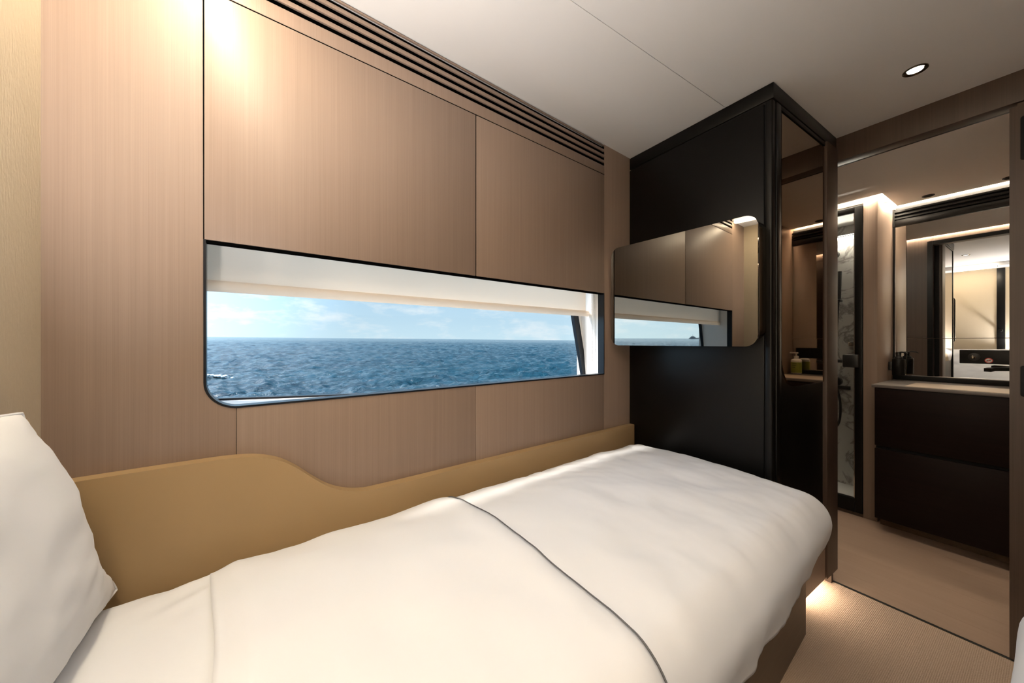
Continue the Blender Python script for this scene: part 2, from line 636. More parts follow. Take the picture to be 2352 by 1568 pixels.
boxes('joint_shade', [((S_L - 0.004, 0.0006, Z_T), (S_L + 0.004, 0.019, 2.0)), ((S_M - 0.004, -0.0008, Z_T), (S_M + 0.004, 0.019, Z_G)),
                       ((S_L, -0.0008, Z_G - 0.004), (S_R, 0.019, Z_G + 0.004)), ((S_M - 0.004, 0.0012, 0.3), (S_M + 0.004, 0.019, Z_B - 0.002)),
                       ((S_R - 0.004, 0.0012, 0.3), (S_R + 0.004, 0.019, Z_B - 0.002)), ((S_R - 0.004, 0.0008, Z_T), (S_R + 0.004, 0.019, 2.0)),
                       ((-1.554, 0.0012, 0.3), (-1.546, 0.019, Z_B - 0.002))], 'gap', wl)  # black fills stand in for the shade deep in the panel joints
# vent strips above the cupboard doors
for z0, z1 in ((Z_G + G, 1.907), (1.921, 1.933), (1.947, 1.959), (1.973, 1.984), (1.998, 2.003)):
    box('slat', (S_L + G, -0.002, z0), (S_R - G, 0.004, z1), 'veneer', wl, bev=0.0008)

# ---- window
win = wallframe('window_1', 'long low window with dark trim and white sill over the bed', 'window', 'structure')


def wdepth(z, s=-0.2):
    return 0.112 + (z - 0.937) * 0.10 + 0.058 * (-0.2 - s)


# dark lip: follows left side, rounded corner and bottom, then right side
lip_in = [(S_L, Z_T)] + [(S_L + RC - RC * math.cos(a), Z_B + RC - RC * math.sin(a)) for a in [PI / 2 * i / 12 for i in range(13)]] + [(S_R, Z_B), (S_R, Z_T)]
LT = 0.0045
bm = bmesh.new()
ra, rb, rc, rd = [], [], [], []
for i, p in enumerate(lip_in):
    a = lip_in[max(i - 1, 0)]
    b = lip_in[min(i + 1, len(lip_in) - 1)]
    d1 = Vector((p[0] - a[0], p[1] - a[1])) if i else Vector((b[0] - p[0], b[1] - p[1]))
    d2 = Vector((b[0] - p[0], b[1] - p[1])) if i < len(lip_in) - 1 else d1
    n1 = Vector((-d1.y, d1.x)).normalized()
    n2 = Vector((-d2.y, d2.x)).normalized()
    nn = n1 + n2
    nn = nn / max(nn.length_squared / 2, 1e-6) if nn.length > 1e-6 else n1
    q = Vector(p) + nn * LT
    ra.append(bm.verts.new((p[0], -0.0015, p[1])))
    rb.append(bm.verts.new((q[0], -0.0015, q[1])))
    rc.append(bm.verts.new((q[0], 0.032, q[1])))
    rd.append(bm.verts.new((p[0], 0.032, p[1])))
for i in range(len(lip_in) - 1):
    for A_, B_ in ((ra, rb), (rb, rc), (rc, rd), (rd, ra)):
        bm.faces.new((A_[i], A_[i + 1], B_[i + 1], B_[i]))
finish('trim', bm, 'navy', win, smooth=30)
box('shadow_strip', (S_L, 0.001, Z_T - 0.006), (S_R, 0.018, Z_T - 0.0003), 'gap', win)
# white reveals and sill between lip and frame
T2 = LT
grid_mesh('reveal', [[(S_R - T2, 0.032, z), (S_R + 0.004, 0.17, z)] for z in (0.84, 1.78)], 'white_plastic', win, smooth=False)
grid_mesh('reveal', [[(S_L + 0.001, 0.032, z), (S_L - 0.03, 0.245, z)] for z in (Z_B - 0.02, 1.78)], 'white_plastic', win, smooth=False)
bm = bmesh.new()
rows = []
for f, dz in ((0.0, 0.0), (0.35, -0.003), (1.0, -0.009)):
    row = []
    for p in lip_in[2:-1]:
        d = 0.032 + f * (wdepth(0.93, p[0]) + 0.004 - 0.032)
        zb = 0.934 - 0.0476 * (p[0] + 1.633)
        z0_ = p[1] + LT if p[0] > S_L + 0.03 else p[1]
        row.append((p[0], d, z0_ + (zb - z0_) * f))
    rows.append(row)
bm.free()
grid_mesh('sill', rows, 'white_plastic', win)
box('reveal', (S_L - .05, 0.029, 1.77), (S_R + 0.05, 0.25, 1.78), 'white_plastic', win)


# black glazing frame, leaning outwards, with slanting right stile
def fpt(s, z, dd=0.0):
    return Vector((s, wdepth(z, s) + dd, z))


fo = [(S_L - 0.065, 0.915), (-0.180, 0.845), (-0.283, 1.785), (S_L - 0.02, 1.785)]
fi = [(S_L - 0.026, 0.940), (-0.214, 0.872), (-0.319, 1.755), (S_L + 0.02, 1.755)]
bm = bmesh.new()
V = [[bm.verts.new(fpt(p[0], p[1], dd)) for p in ring] for ring, dd in ((fo, 0), (fi, 0), (fi, 0.018), (fo, 0.018))]
for k in range(4):
    for i in range(4):
        A_, B_ = V[k], V[(k + 1) % 4]
        bm.faces.new((A_[i], A_[(i + 1) % 4], B_[(i + 1) % 4], B_[i]))
finish('frame', bm, 'navy', win)
bm = bmesh.new()
bm.faces.new([bm.verts.new(fpt(p[0], p[1], 0.009)) for p in fi])
finish('pane', bm, 'glass', win)
# white hull lining between frame and reveal on the far side
bm = bmesh.new()
bm.faces.new([bm.verts.new(p) for p in (fpt(-0.182, 0.84, 0.002), (S_R + 0.06, wdepth(.84) + .002, 0.84), (S_R + 0.06, wdepth(1.8) + .002, 1.8), fpt(-0.285, 1.8, 0.002))])
finish('lining', bm, 'white_plastic', win)

# ---- roller blind
bl = wallframe('roller_blind', 'white roller blind drawn a third of the way down the window', 'blind')
D_B = 0.088
box('fabric', (S_L - 0.008, D_B, 1.226), (-0.230, D_B + 0.0012, 1.50), 'blind', bl)
bm = bmesh.new()
nseg = 14
prof = [(0.0075 * math.cos(2 * PI * k / nseg), 0.014 * math.sin(2 * PI * k / nseg)) for k in range(nseg)]
ends = []
for s, f in ((S_L - 0.008, 1), (-0.212, 1), (-0.208, 0.7), (-0.206, 0.2)):
    ends.append([bm.verts.new((s, D_B + p[0] * f, 1.2245 + p[1] * f)) for p in prof])
for a, b in zip(ends, ends[1:]):
    for k in range(nseg):
        bm.faces.new((a[k], a[(k + 1) % nseg], b[(k + 1) % nseg], b[k]))
bm.faces.new(ends[0][::-1])
bm.faces.new(ends[-1])
finish('bottom_bar', bm, 'blind', bl, smooth=40)
tube('roller', [(S_L - 0.008, D_B + 0.02, 1.51), (-0.24, D_B + 0.02, 1.51)], 0.02, 'white_plastic', bl, seg=14)
bm = bmesh.new()
for (so, dd) in ((-0.2125, 0.050), (-0.2125, 0.068)):
    for i in range(64):
        z = 1.39 - i * 0.007
        r = bmesh.ops.create_icosphere(bm, subdivisions=1, radius=0.0022)
        bmesh.ops.translate(bm, verts=r['verts'], vec=(so + 0.006 * math.sin((1.39 - z) * 3), dd, z))
ch = finish('bead_chain', bm, 'white_plastic', bl, smooth=180)
ch['kind'] = 'stuff'

# ---- side board behind the mattress
sb = wallframe('side_board', 'tan leather side board with curved top edge along the window wall', 'side board')
top = smooth_curve([(-1.90, 0.834), (-1.72, 0.834), (-1.60, 0.833), (-1.555, 0.831), (-1.513, 0.825), (-1.471, 0.809), (-1.436, 0.784), (-1.399, 0.749),
                    (-1.366, 0.721), (-1.329, 0.700), (-1.285, 0.687), (-1.225, 0.683), (-0.9, 0.682), (-0.45, 0.681), (-0.004, 0.680)], 6)
poly_prism('board', top + [(-0.004, 0.30), (-1.90, 0.30)], 'Y', -0.032, -0.0005, 'gold', sb, bev=0.005, seg=3)

# ------------------------------------------------------------------ head wall, other walls, ceiling, floor
XH = -0.381
XD = 2.086
hw = tag(box('wall_back', (XH - 0.05, -0.80, 0), (XH, 1.10, 2.05), 'fabric_wall'), 'beige textured wall at the head end of the beds', 'wall', kind='structure')
tag(box('wall_right', (-0.45, -0.84, 0), (2.086, -0.79, 2.05), 'veneer'), 'plain veneered cabin wall beyond the second bed', 'wall', kind='structure')

ce = thing('ceiling', 'smooth white cabin ceiling with one fine lengthwise seam', 'ceiling', kind='structure')
box('panel', (-0.15, -0.84, CEIL), (2.15, 0.7085, CEIL + 0.03), 'ceiling', ce)
box('panel', (-0.15, 0.7105, CEIL), (2.15, 1.30, CEIL + 0.03), 'ceiling', ce)
box('backing', (-0.5, -0.9, CEIL + 0.03), (2.2, 1.4, CEIL + 0.05), 'gap', ce)
box('soffit', (-0.45, -0.84, 1.965), (-0.165, 1.15, 2.04), 'ceiling', ce)

fl = thing('floor', 'woven tan carpet between the beds', 'floor', kind='structure')
box('carpet', (-0.5, -0.85, -0.03), (2.078, 1.2, 0.0), 'carpet', fl)
box('subfloor', (-0.5, -0.9, -0.06), (4.2, 1.6, -0.032), 'gap', fl)

# head-end light strips
for (y0, y1, lab) in ((0.40, 1.005, 'warm light strip under the ceiling above the window bed pillow'), (-0.72, 0.02, 'warm light strip under the ceiling above the second bed')):
    t = thing('light_strip', lab, 'light strip', (-0.165, y0, 1.955), group='head-end light strips')
    box('profile', (-0.03, 0, 0.0), (0.0, y1 - y0, 0.01), 'black_matt', t)
    box('front_lens', (0.008, 0.005, 0.002), (0.014, y1 - y0 - 0.005, 0.036), 'led_front', t)
    box('diffuser', (-0.028, 0.005, -0.006), (0.010, y1 - y0 - 0.005, -0.0005), 'led_head', t)
t = thing('reading_panel', 'black upright strip on the head wall beside the window bed pillow', 'wall panel', (XH, 0.36, 0.6))
box('panel', (0, 0, 0.38), (0.006, 0.06, 1.36), 'black', t, bev=0.003)
lathe('reading_lamp', [(0.012, 0), (0.012, 0.04), (0.016, 0.05), (0.016, 0.09)], 'black_metal', t, (0.006, 0.03, 0.62), axis='X')


# ------------------------------------------------------------------ downlights
def downlight(x, y, z, lab, power, lit=True, r=0.03, grp='ceiling downlights'):
    t = thing('downlight', lab, 'downlight', (x, y, z), group=grp)
    bm = bmesh.new()
    seg = 32
    prof = [(r, 0.0), (r, -0.003), (r - 0.003, -0.0045), (r - 0.008, -0.002), (r * 0.62, 0.0)]
    rings = [[bm.verts.new((q * math.cos(2 * PI * k / seg), q * math.sin(2 * PI * k / seg), zz)) for k in range(seg)] for q, zz in prof]
    for a, b in zip(rings, rings[1:]):
        for k in range(seg):
            bm.faces.new((a[k], a[(k + 1) % seg], b[(k + 1) % seg], b[k]))
    finish('bezel', bm, 'tv_case' if lit else 'black_metal', t, smooth=40)
    bm = bmesh.new()
    bmesh.ops.create_circle(bm, cap_ends=True, segments=24, radius=r * 0.63, matrix=Matrix.Translation((0, 0, -0.0006)))
    finish('lens', bm, 'lamp' if lit else 'black_matt', t)
    if power > 0:
        ld = bpy.data.lights.new('downlight_lamp', 'SPOT')
        ld.energy = power
        ld.color = NEUT
        ld.spot_size = math.radians(105)
        ld.spot_blend = 1.0
        ld.shadow_soft_size = 0.03
        lo = bpy.data.objects.new('downlight_lamp', ld)
        lo.location = (0, 0, -0.012)
        link(lo, t)
    return t


downlight(1.786, 0.267, CEIL, 'lit recessed downlight in the cabin ceiling by the bathroom doorway', P_DOWN * 0.7)
downlight(0.66, 0.55, CEIL, 'added unseen fill downlight in the ceiling over the window bed', P_DOWN)  # added out of view, with the next two, to brighten bed and ceiling
downlight(0.45, -0.25, CEIL, 'added unseen fill downlight in the ceiling over the second bed', P_DOWN)
downlight(1.05, 0.20, CEIL, 'added unseen fill downlight in the ceiling over the aisle', P_DOWN * 0.6)

# ------------------------------------------------------------------ wardrobe unit
XF, YS = 1.44, 0.546
un = thing('wardrobe', 'tall black lacquered wardrobe with mirrored side at the foot of the bed', 'wardrobe', (XF, YS, 0))
DX = XD - 0.14 - XF            # length of the side up to the wooden post
boxes('body', [((0.006, 0.02, 0.068), (DX + 0.12, 0.60, CEIL - 0.002))], 'black_matt', un)
box('front_panel', (0.0, 0.030, 0.30), (0.012, 0.625, 1.945), 'black', un, bev=0.003)
box('cornice', (0.0005, 0.0005, 1.952), (DX + 0.135, 0.63, CEIL - 0.001), 'black', un, bev=0.0015)
box('lower_front', (0.0, 0.030, 0.07), (0.012, 0.625, 0.294), 'black', un, bev=0.003)
# rounded corner post and stile of the side
poly_prism('corner_post', rrect(0.0, 0.026, 0.004, 0.027, (0.008, 0.004, 0.004, 0.004), 5), 'Z', 0.068, 1.948, 'black', un)
box('side_stile', (0.030, 0.001, 0.068), (0.068, 0.02, 1.948), 'black', un, bev=0.003)
# bronze mirror on the side, rounded lower corner
mp = rrect(0.077, DX - 0.002, 0.918, 1.925, (0.12, 0.0, 0.0, 0.004), 12)
poly_prism('side_mirror', mp, 'Y', 0.004, 0.010, 'bronze_mirror', un, smooth=30)
box('mirror_backing', (0.069, 0.0105, 0.30), (DX, 0.02, 1.948), 'black', un)
box('mirror_rail', (0.069, 0.0015, 1.932), (DX, 0.011, 1.948), 'black', un, bev=0.002)
box('plinth', (0.03, 0.002, 0.068), (DX, 0.02, 0.298), 'veneer_h', un)
box('toe_kick', (0.03, 0.07, 0.0), (DX + 0.10, 0.08, 0.07), 'post_wood_shaded', un)

tl = thing('toe_light', 'small warm floor light glowing under the wardrobe edge', 'light strip', (1.80, 0.60, 0.045))
box('diffuser', (0.0, 0.0, 0.0), (0.22, 0.012, 0.012), 'led_toe', tl)
box('clip', (-0.004, 0.008, 0.004), (0.224, 0.016, 0.0225), 'black_matt', tl)

# ---- mirror-faced television
S_TV = -0.166
tvf = wallframe('television', 'mirror-faced television with rounded corners mounted on the black wardrobe', 'television')
tvpts = rrect(-0.602, -0.012, 1.0725, 1.523, 0.040, 10)
poly_prism('screen', tvpts, 'X', S_TV, S_TV + 0.006, 'tv_mirror', tvf, bev=0.0012, seg=2, smooth=30)
poly_prism('back_shell', rrect(-0.598, -0.016, 1.076, 1.519, 0.038, 10), 'X', S_TV + 0.0062, S_TV + 0.028, 'black', tvf, bev=0.003, smooth=40)
hs = poly_prism('mount_housing', rrect(0.022, 0.52, 1.094, 1.528, 0.042, 10), 'X', -0.085, -0.0006, 'tv_case', None, bev=0.016, seg=5, smooth=60)
# the housing stands square on the wardrobe face: bring it into the television's frame
mw = Matrix.Translation(WO) @ Matrix.Rotation(WA, 4, 'Z')
hs.data.transform(mw.inverted() @ Matrix.Translation((XF, YS, 0)))
hs.parent = tvf

# ------------------------------------------------------------------ door wall
wf = thing('wall_front', 'veneered bulkhead toned as if shaded, with doorway to the bathroom', 'wall', (XD, 0, 0), kind='structure')
TH = 0.065
box('lintel', (0, -0.84, 1.903), (TH, 0.5845, CEIL + 0.03), 'post_wood_shaded', wf, bev=0.0015)
box('side_panel', (0, -0.84, 0), (TH, 0.0, 1.9025), 'post_wood_shaded', wf)
box('hidden_panel', (0.0, 0.585, 0), (TH, 1.35, CEIL + 0.03), 'post_wood_shaded', wf)
po = thing('trim_1', 'veneered door post between mirrored wardrobe side and bathroom doorway', 'door post', (XD - 0.136, YS, 0), kind='structure')
poly_prism('post', rrect(0.0, 0.135, -0.004, 0.012, (0.003, 0.006, 0.0, 0.0), 4), 'Z', 0.068, 1.952, 'post_wood_shaded', po)
box('foot', (0.112, 0.013, 0.0), (0.135, 0.035, 0.0675), 'post_wood_shaded', po)
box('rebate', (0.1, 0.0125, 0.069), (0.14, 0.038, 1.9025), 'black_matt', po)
# right-hand jamb: edge of the open door with black plates
jm = thing('door_1', 'open veneered bathroom door seen edge-on with black lock and hinge plates', 'door', (XD - 0.006, 0.0975, 0), kind='structure')
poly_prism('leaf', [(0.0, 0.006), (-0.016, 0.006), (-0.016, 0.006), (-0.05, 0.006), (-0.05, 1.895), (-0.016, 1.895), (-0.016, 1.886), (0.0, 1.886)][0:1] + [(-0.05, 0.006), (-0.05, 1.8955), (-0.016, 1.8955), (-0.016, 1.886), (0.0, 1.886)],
           'X', 0.0, 0.45, 'post_wood_shaded', jm)
for nm, z0, z1 in (('hinge', 1.70, 1.847), ('lock', 0.905, 1.009)):
    poly_prism(nm, rrect(-0.046, -0.0215, z0, z1, 0.007, 6), 'X', -0.0035, 0.002, 'black_matt', jm, bev=0.001, smooth=40)
th = thing('trim_2', 'black metal threshold strip between carpet and bathroom planks', 'threshold', (XD, 0, 0), kind='structure')
box('strip', (-0.006, -0.05, -0.02), (0.006, 0.57, 0.002), 'black_metal', th)
box('edge', (-0.0085, -0.05, -0.02), (-0.006, 0.57, 0.0015), 'chrome', th)

# ------------------------------------------------------------------ bathroom shell
BZ = 1.97
XM = 3.36
bf = thing('floor_bathroom', 'pale brown wooden planks of the bathroom floor', 'floor', (0, 0, 0), kind='structure')
xs = [2.092 + 0.119 * i for i in range(12)]
for i in range(11):
    box('plank', (xs[i] + 0.0003, -0.75, -0.02), (xs[i + 1] - 0.0003, 1.30, -0.0005), 'bath_floor', bf)
bc = thing('ceiling_bathroom', 'warm white bathroom ceiling with light coves', 'ceiling', kind='structure')
box('panel', (XD + TH + 0.03, -0.80, BZ), (XM - 0.03, 0.575, BZ + 0.03), 'ceiling', bc)
box('panel', (XD + TH + 0.03, 0.575, BZ), (2.972, 1.5, BZ + 0.03), 'ceiling', bc)
box('cover', (XD + TH, -0.85, BZ + 0.055), (3.7, 1.6, BZ + 0.08), 'ceiling', bc)
tag(box('wall_bathroom_end', (2.0, -0.85, 0), (XM, -0.80, 2.05), 'veneer'), 'veneered end wall of the bathroom', 'wall', kind='structure')
tag(box('wall_bathroom_mirror', (XM + 0.012, -0.85, 0), (XM + 0.05, 0.66, 2.05), 'veneer'), 'wall behind the vanity mirror', 'wall', kind='structure')
# partition between vanity and shower
pw = thing('wall_bathroom_shower', 'pink-tan veneered partition between vanity and shower', 'wall', (3.0, 0.60, 0), kind='structure')
box('end_panel', (-0.003, 0.0, 0.0), (0.018, 0.062, 1.957), 'veneer', pw, bev=0.002)
box('side_panel', (0.0, -0.001, 0.0), (XM - 3.0, 0.017, 1.957), 'veneer', pw, bev=0.002)
box('core', (0.018, 0.018, 0), (0.40, 0.06, 1.957), 'black_matt', pw)
box('front_header', (-0.003, 0.062, 1.945), (0.018, 0.90, 1.957), 'veneer', pw)
box('base_rail', (-0.003, 0.062, 0.0), (0.018, 0.90, 0.018), 'post_wood_shaded', pw)
tag(box('wall_bathroom_right', (2.86, -0.066, 0), (XM, -0.045, 2.05), 'veneer'), 'veneered partition at the far end of the vanity', 'wall', kind='structure')

tag(box('wall_bathroom_left', (XD + TH, 1.31, -0.03), (3.05, 1.34, 2.05), 'veneer'), 'veneered wall of the bathroom behind the wardrobe', 'wall', kind='structure')
# cove lights
def cove(a, b, lab, m='led_bath', cat='light strip', grp='bathroom cove lights'):
    t = thing('cove_light', lab, cat, a, group=grp)
    d = [b[i] - a[i] for i in range(3)]
    box('diffuser', (0, 0, 0), d, m, t)
    box('channel', (0.001, 0.001, d[2]), (d[0] - 0.001, d[1] - 0.001, d[2] + 0.006), 'black_matt', t)


cove((XM - 0.022, -0.04, 1.984), (XM - 0.006, 0.594, 1.996), 'warm cove light above the vanity mirror vent')
cove((2.978, 0.585, 1.984), (2.994, 1.4, 1.996), 'warm cove light above the shower door')
cove((2.996, 0.578, 1.984), (XM - 0.03, 0.590, 1.996), 'warm cove light along the shower partition')
cove((XD + TH + 0.006, -0.7, 1.984), (XD + TH + 0.022, 0.79, 1.996), 'warm cove light above the doorway on the bathroom side')
# black door surround on the bathroom side
dt = thing('trim_3', 'black door surround on the bathroom side of the doorway', 'door frame', (XD + TH, 0, 0), kind='structure')
box('casing', (0.0005, 0.5855, 0), (0.012, 0.615, 1.935), 'black', dt)
box('casing', (0.0005, 0.0, 1.9035), (0.012, 0.585, 1.935), 'black', dt)
downlight(3.25, 0.434, BZ, 'unlit black spotlight in the bathroom ceiling', 0, lit=False, r=0.026, grp='bathroom spotlights')
downlight(3.26, 0.150, BZ, 'unlit black spotlight in the bathroom ceiling beside the door jamb', 0, lit=False, r=0.026, grp='bathroom spotlights')

# ------------------------------------------------------------------ vanity, mirror, vent
va = thing('vanity', 'dark brown vanity cabinet with two drawers under the bathroom mirror', 'vanity', (2.86, -0.044, 0))
YW = 0.628
box('carcass', (0.022, 0.0, 0.075), (XM - 2.86, YW - 0.002, 0.822), 'black_matt', va)
for z0, z1 in ((0.072, 0.474), (0.492, 0.824)):
    box('drawer', (0.0, 0.0, z0), (0.021, YW, z1), 'vanity', va, bev=0.002)
box('toe_panel', (0.12, 0.0, 0.0), (0.135, YW, 0.075), 'base_wood', va)
ct = thing('countertop', 'beige vanity countertop with dark edge', 'countertop', (2.855, -0.044, 0.825))
box('slab', (0.0, 0.0, 0.0), (XM - 2.856, YW + 0.012, 0.017), 'counter_edge', ct, bev=0.002)
box('counter_lit_inset', (0.02, 0.006, 0.0172), (0.30, YW - 0.115, 0.0185), 'counter', ct)  # pale inset on the dark slab carries the lit patch of counter
mi = thing('mirror', 'wide vanity mirror in sections with black frame and ledge', 'mirror', (XM, -0.044, 0.845))
box('mirror_pane', (0.0, 0.585, 0.027), (0.01, 0.634, 0.995), 'mirror', mi)
box('mirror_pane', (0.0, 0.0, 0.266), (0.01, 0.583, 0.995), 'mirror', mi)
box('mirror_pane', (0.004, 0.0, 0.027), (0.01, 0.583, 0.263), 'mirror', mi)
box('frame', (-0.008, 0.634, 0.0), (0.012, 0.6435, 0.994), 'black', mi)

box('ledge', (-0.03, 0.0, 0.0), (0.01, 0.634, 0.026), 'black_matt', mi, bev=0.002)
vg = thing('vent_grille', 'black louvred vent grille above the vanity mirror', 'vent grille', (XM, -0.044, 1.84))
box('rail', (-0.014, 0.0, 0.0), (0.01, 0.634, 0.040), 'black', vg, bev=0.002)
box('end_stile', (-0.016, 0.634, 0.0), (0.012, 0.6435, 0.115), 'black', vg)
for k in range(3):
    poly_prism('louver', [(0.634, 0)] and [(-0.016, 0.046 + k * 0.023), (-0.010, 0.044 + k * 0.023), (0.008, 0.058 + k * 0.023), (0.004, 0.062 + k * 0.023), (-0.016, 0.056 + k * 0.023)],
               'Y', 0.0, 0.634, 'black', vg)
box('backing', (0.009, 0.0, 0.0), (0.012, 0.634, 0.125), 'black_matt', vg)
# tap panel with knob and no-smoking sticker
tp = thing('tap', 'black wall tap panel with round knob and flat spout on the mirror', 'tap', (XM + 0.003, 0.0, 0.962))
poly_prism('plate', rrect(-0.02, 0.327, 0.0, 0.079, 0.003, 3), 'X', -0.016, -0.0005, 'black', tp, bev=0.001, smooth=40)
lathe('knob', [(0.0, -0.017), (0.0095, -0.017), (0.0095, -0.03), (0.006, -0.034), (0.0045, -0.046), (0.0, -0.047)], 'brass', tp, (0.0, 0.277, 0.035), seg=20, axis='X')
lathe('escutcheon', [(0.022, -0.0165), (0.022, -0.0185), (0.018, -0.02)], 'black_metal', tp, (0.0, 0.275, 0.039), seg=28, axis='X')
sp = [(-0.016, 0.12, -0.022), (-0.06, 0.135, -0.022), (-0.17, 0.205, -0.022), (-0.19, 0.217, -0.026)]
bm = bmesh.new()
rr = []
for i, p in enumerate(sp):
    rr.append([bm.verts.new((p[0] + a * 0.008, p[1] + a * 0.012, p[2] + b * 0.009)) for a, b in ((-1, -1), (1, -1), (1, 1), (-1, 1))])
for a, b in zip(rr, rr[1:]):
    for k in range(4):
        bm.faces.new((a[k], a[(k + 1) % 4], b[(k + 1) % 4], b[k]))
bm.faces.new(rr[0][::-1])
bm.faces.new(rr[-1])
finish('spout', bm, 'black', tp)
st = thing('sticker', 'round red and white no-smoking sticker on the black tap panel', 'sticker', (XM + 0.003 - 0.0165, 0.224, 0.962 + 0.020))
lathe('disc', [(0.0145, 0.0), (0.0145, -0.0005)], 'sign_white', st, seg=32, axis='X')
bm = bmesh.new()
ro = [bm.verts.new((-0.0008, 0.0145 * math.cos(2 * PI * k / 36), 0.0145 * math.sin(2 * PI * k / 36))) for k in range(36)]
ri = [bm.verts.new((-0.0008, 0.0115 * math.cos(2 * PI * k / 36), 0.0115 * math.sin(2 * PI * k / 36))) for k in range(36)]
for k in range(36):
    bm.faces.new((ro[k], ro[(k + 1) % 36], ri[(k + 1) % 36], ri[k]))
finish('ring', bm, 'sign_red', st)
o = box('slash', (-0.0013, -0.012, -0.0013), (-0.0011, 0.012, 0.0013), 'sign_red', st)
o.rotation_euler = (math.radians(-40), 0, 0)
o = box('cigarette', (-0.0011, -0.008, -0.0013), (-0.0009, 0.008, 0.0013), 'ink', st)
# soap dispenser in a wall holder
sd = thing('soap_dispenser', 'black soap dispenser with curved pump spout beside the vanity mirror', 'dispenser', (3.25, 0.556, 0.876))
lathe('bottle', [(0.0, 0.0), (0.027, 0.0), (0.029, 0.003), (0.029, 0.10), (0.027, 0.104), (0.012, 0.106)], 'black', sd, seg=28)
lathe('collar', [(0.020, 0.105), (0.020, 0.115), (0.014, 0.117), (0.011, 0.13), (0.013, 0.131), (0.013, 0.146), (0.0, 0.148)], 'black_metal', sd, seg=24)
tube('spout', [(0, 0, 0.143), (-0.012, -0.016, 0.147), (-0.026, -0.034, 0.145), (-0.034, -0.044, 0.138)], [0.005, 0.0045, 0.004, 0.0035], 'black_metal', sd)
box('holder', (-0.012, 0.026, 0.03), (0.012, 0.043, 0.085), 'black_metal', sd, bev=0.003)
# hand-wash bottles at the far end of the counter (seen in the bronze mirror)
for k, (bx, by, lab) in enumerate(((3.283, 0.004, 'olive-labelled white pump bottle on the vanity counter'), (3.20, 0.0, 'olive-labelled white pump bottle nearer the partition on the counter'))[:1]):
    b_ = thing('pump_bottle', lab, 'bottle', (bx, by, 0.8445))
    b_.scale = (1.1, 1.1, 1.12)
    bt_ = lathe('bottle', [(0.0, 0.0), (0.027, 0.0), (0.030, 0.004), (0.030, 0.078), (0.030, 0.090), (0.024, 0.098), (0.012, 0.102)], 'bottle_white', b_, seg=28)
    lathe('label', [(0.0304, 0.006), (0.0304, 0.078)], 'bottle_green', bt_, seg=28)
    lathe('collar', [(0.0125, 0.101), (0.0135, 0.104), (0.0135, 0.118), (0.008, 0.121), (0.0045, 0.122), (0.0045, 0.138)], 'bottle_white', b_, seg=20)
    box('pump_head', (-0.007, -0.036, 0.137), (0.007, 0.01, 0.145), 'bottle_white', b_, bev=0.002)
    for q in range(3):
        box('print', (-0.0312, -0.014, 0.066 - 0.012 * q), (-0.0298, 0.012 - 0.004 * q, 0.069 - 0.012 * q), 'ink', bt_)

# ------------------------------------------------------------------ shower
sh = thing('wall_shower', 'white marble shower walls with grey veins', 'wall', kind='structure')
box('slab', (3.50, 0.668, 0), (3.53, 1.5, 2.0), 'marble', sh)
box('slab', (3.02, 1.30, 0), (3.50, 1.33, 2.0), 'marble', sh)
box('slab', (3.39, 0.662, 0), (3.50, 0.672, 2.0), 'marble', sh)
box('valance', (3.455, 0.668, 1.875), (3.50, 1.30, 1.94), 'marble', sh)
box('ceiling_panel', (3.0, 0.662, 1.94), (3.5, 1.33, 1.955), 'ceiling', sh)
tag(box('shower_tray', (3.02, 0.664, 0.0), (3.499, 1.3, 0.03), 'tray', bev=0.004), 'white shower tray behind the glass door', 'shower tray')
cove((3.478, 0.70, 1.858), (3.494, 1.28, 1.868), 'small light strip under the marble valance in the shower', 'led_shower', grp='shower light')
sdr = thing('shower_door', 'black-framed glass shower door with square black handle', 'shower door', (2.992, 0.664, 0.02))
box('stile', (0.0, 0.0, 0.0), (0.03, 0.036, 1.914), 'black', sdr, bev=0.002)
box('stile', (0.0, 0.60, 0.0), (0.03, 0.636, 1.914), 'black', sdr, bev=0.002)
box('rail', (0.0, 0.0365, 1.880), (0.03, 0.5995, 1.914), 'black', sdr, bev=0.002)
box('rail', (0.0, 0.0365, 0.0), (0.03, 0.5995, 0.085), 'black', sdr, bev=0.002)
box('pane', (0.012, 0.036, 0.085), (0.018, 0.60, 1.88), 'shower_glass', sdr)
box('handle', (-0.035, 0.012, 0.908), (0.0, 0.085, 0.988), 'black_metal', sdr, bev=0.005)
box('pull', (-0.028, 0.085, 0.935), (-0.012, 0.13, 0.955), 'black_metal', sdr, bev=0.003)
box('inner_seal', (0.010, 0.0368, 0.083), (0.011, 0.042, 1.882), 'chrome', sdr)
# hand shower on the marble
hsr = thing('hand_shower', 'black slim hand shower with hose on the marble wall', 'shower head', (3.498, 0.905, 0))
tube('handset', [(-0.05, -0.012, 1.405), (-0.046, -0.016, 1.61)], [0.013, 0.0135], 'black_metal', hsr, seg=12)
box('bracket', (-0.06, -0.022, 1.385), (0.0, 0.02, 1.402), 'black_metal', hsr, bev=0.003)
tube('hose', smooth_curve([(-0.05, -0.010, 1.39), (-0.05, -0.004, 1.25), (-0.05, 0.006, 1.0), (-0.048, 0.005, 0.80), (-0.05, -0.020, 0.64), (-0.048, -0.018, 0.52), (-0.03, 0.005, 0.455), (-0.01, 0.03, 0.47), (0.0, 0.035, 0.55)], 6), 0.0075, 'black_metal', hsr)
lathe('rose', [(0.026, 0.0), (0.026, -0.03), (0.02, -0.036)], 'black_metal', hsr, (0.0, 0.02, 1.747), axis='X')
vv = thing('shower_valve', 'black shower valve with round knob and flat lever', 'valve', (3.498, 0.915, 0.79))
lathe('knob', [(0.033, 0.0), (0.033, -0.03), (0.028, -0.036)], 'black_metal', vv, axis='X')
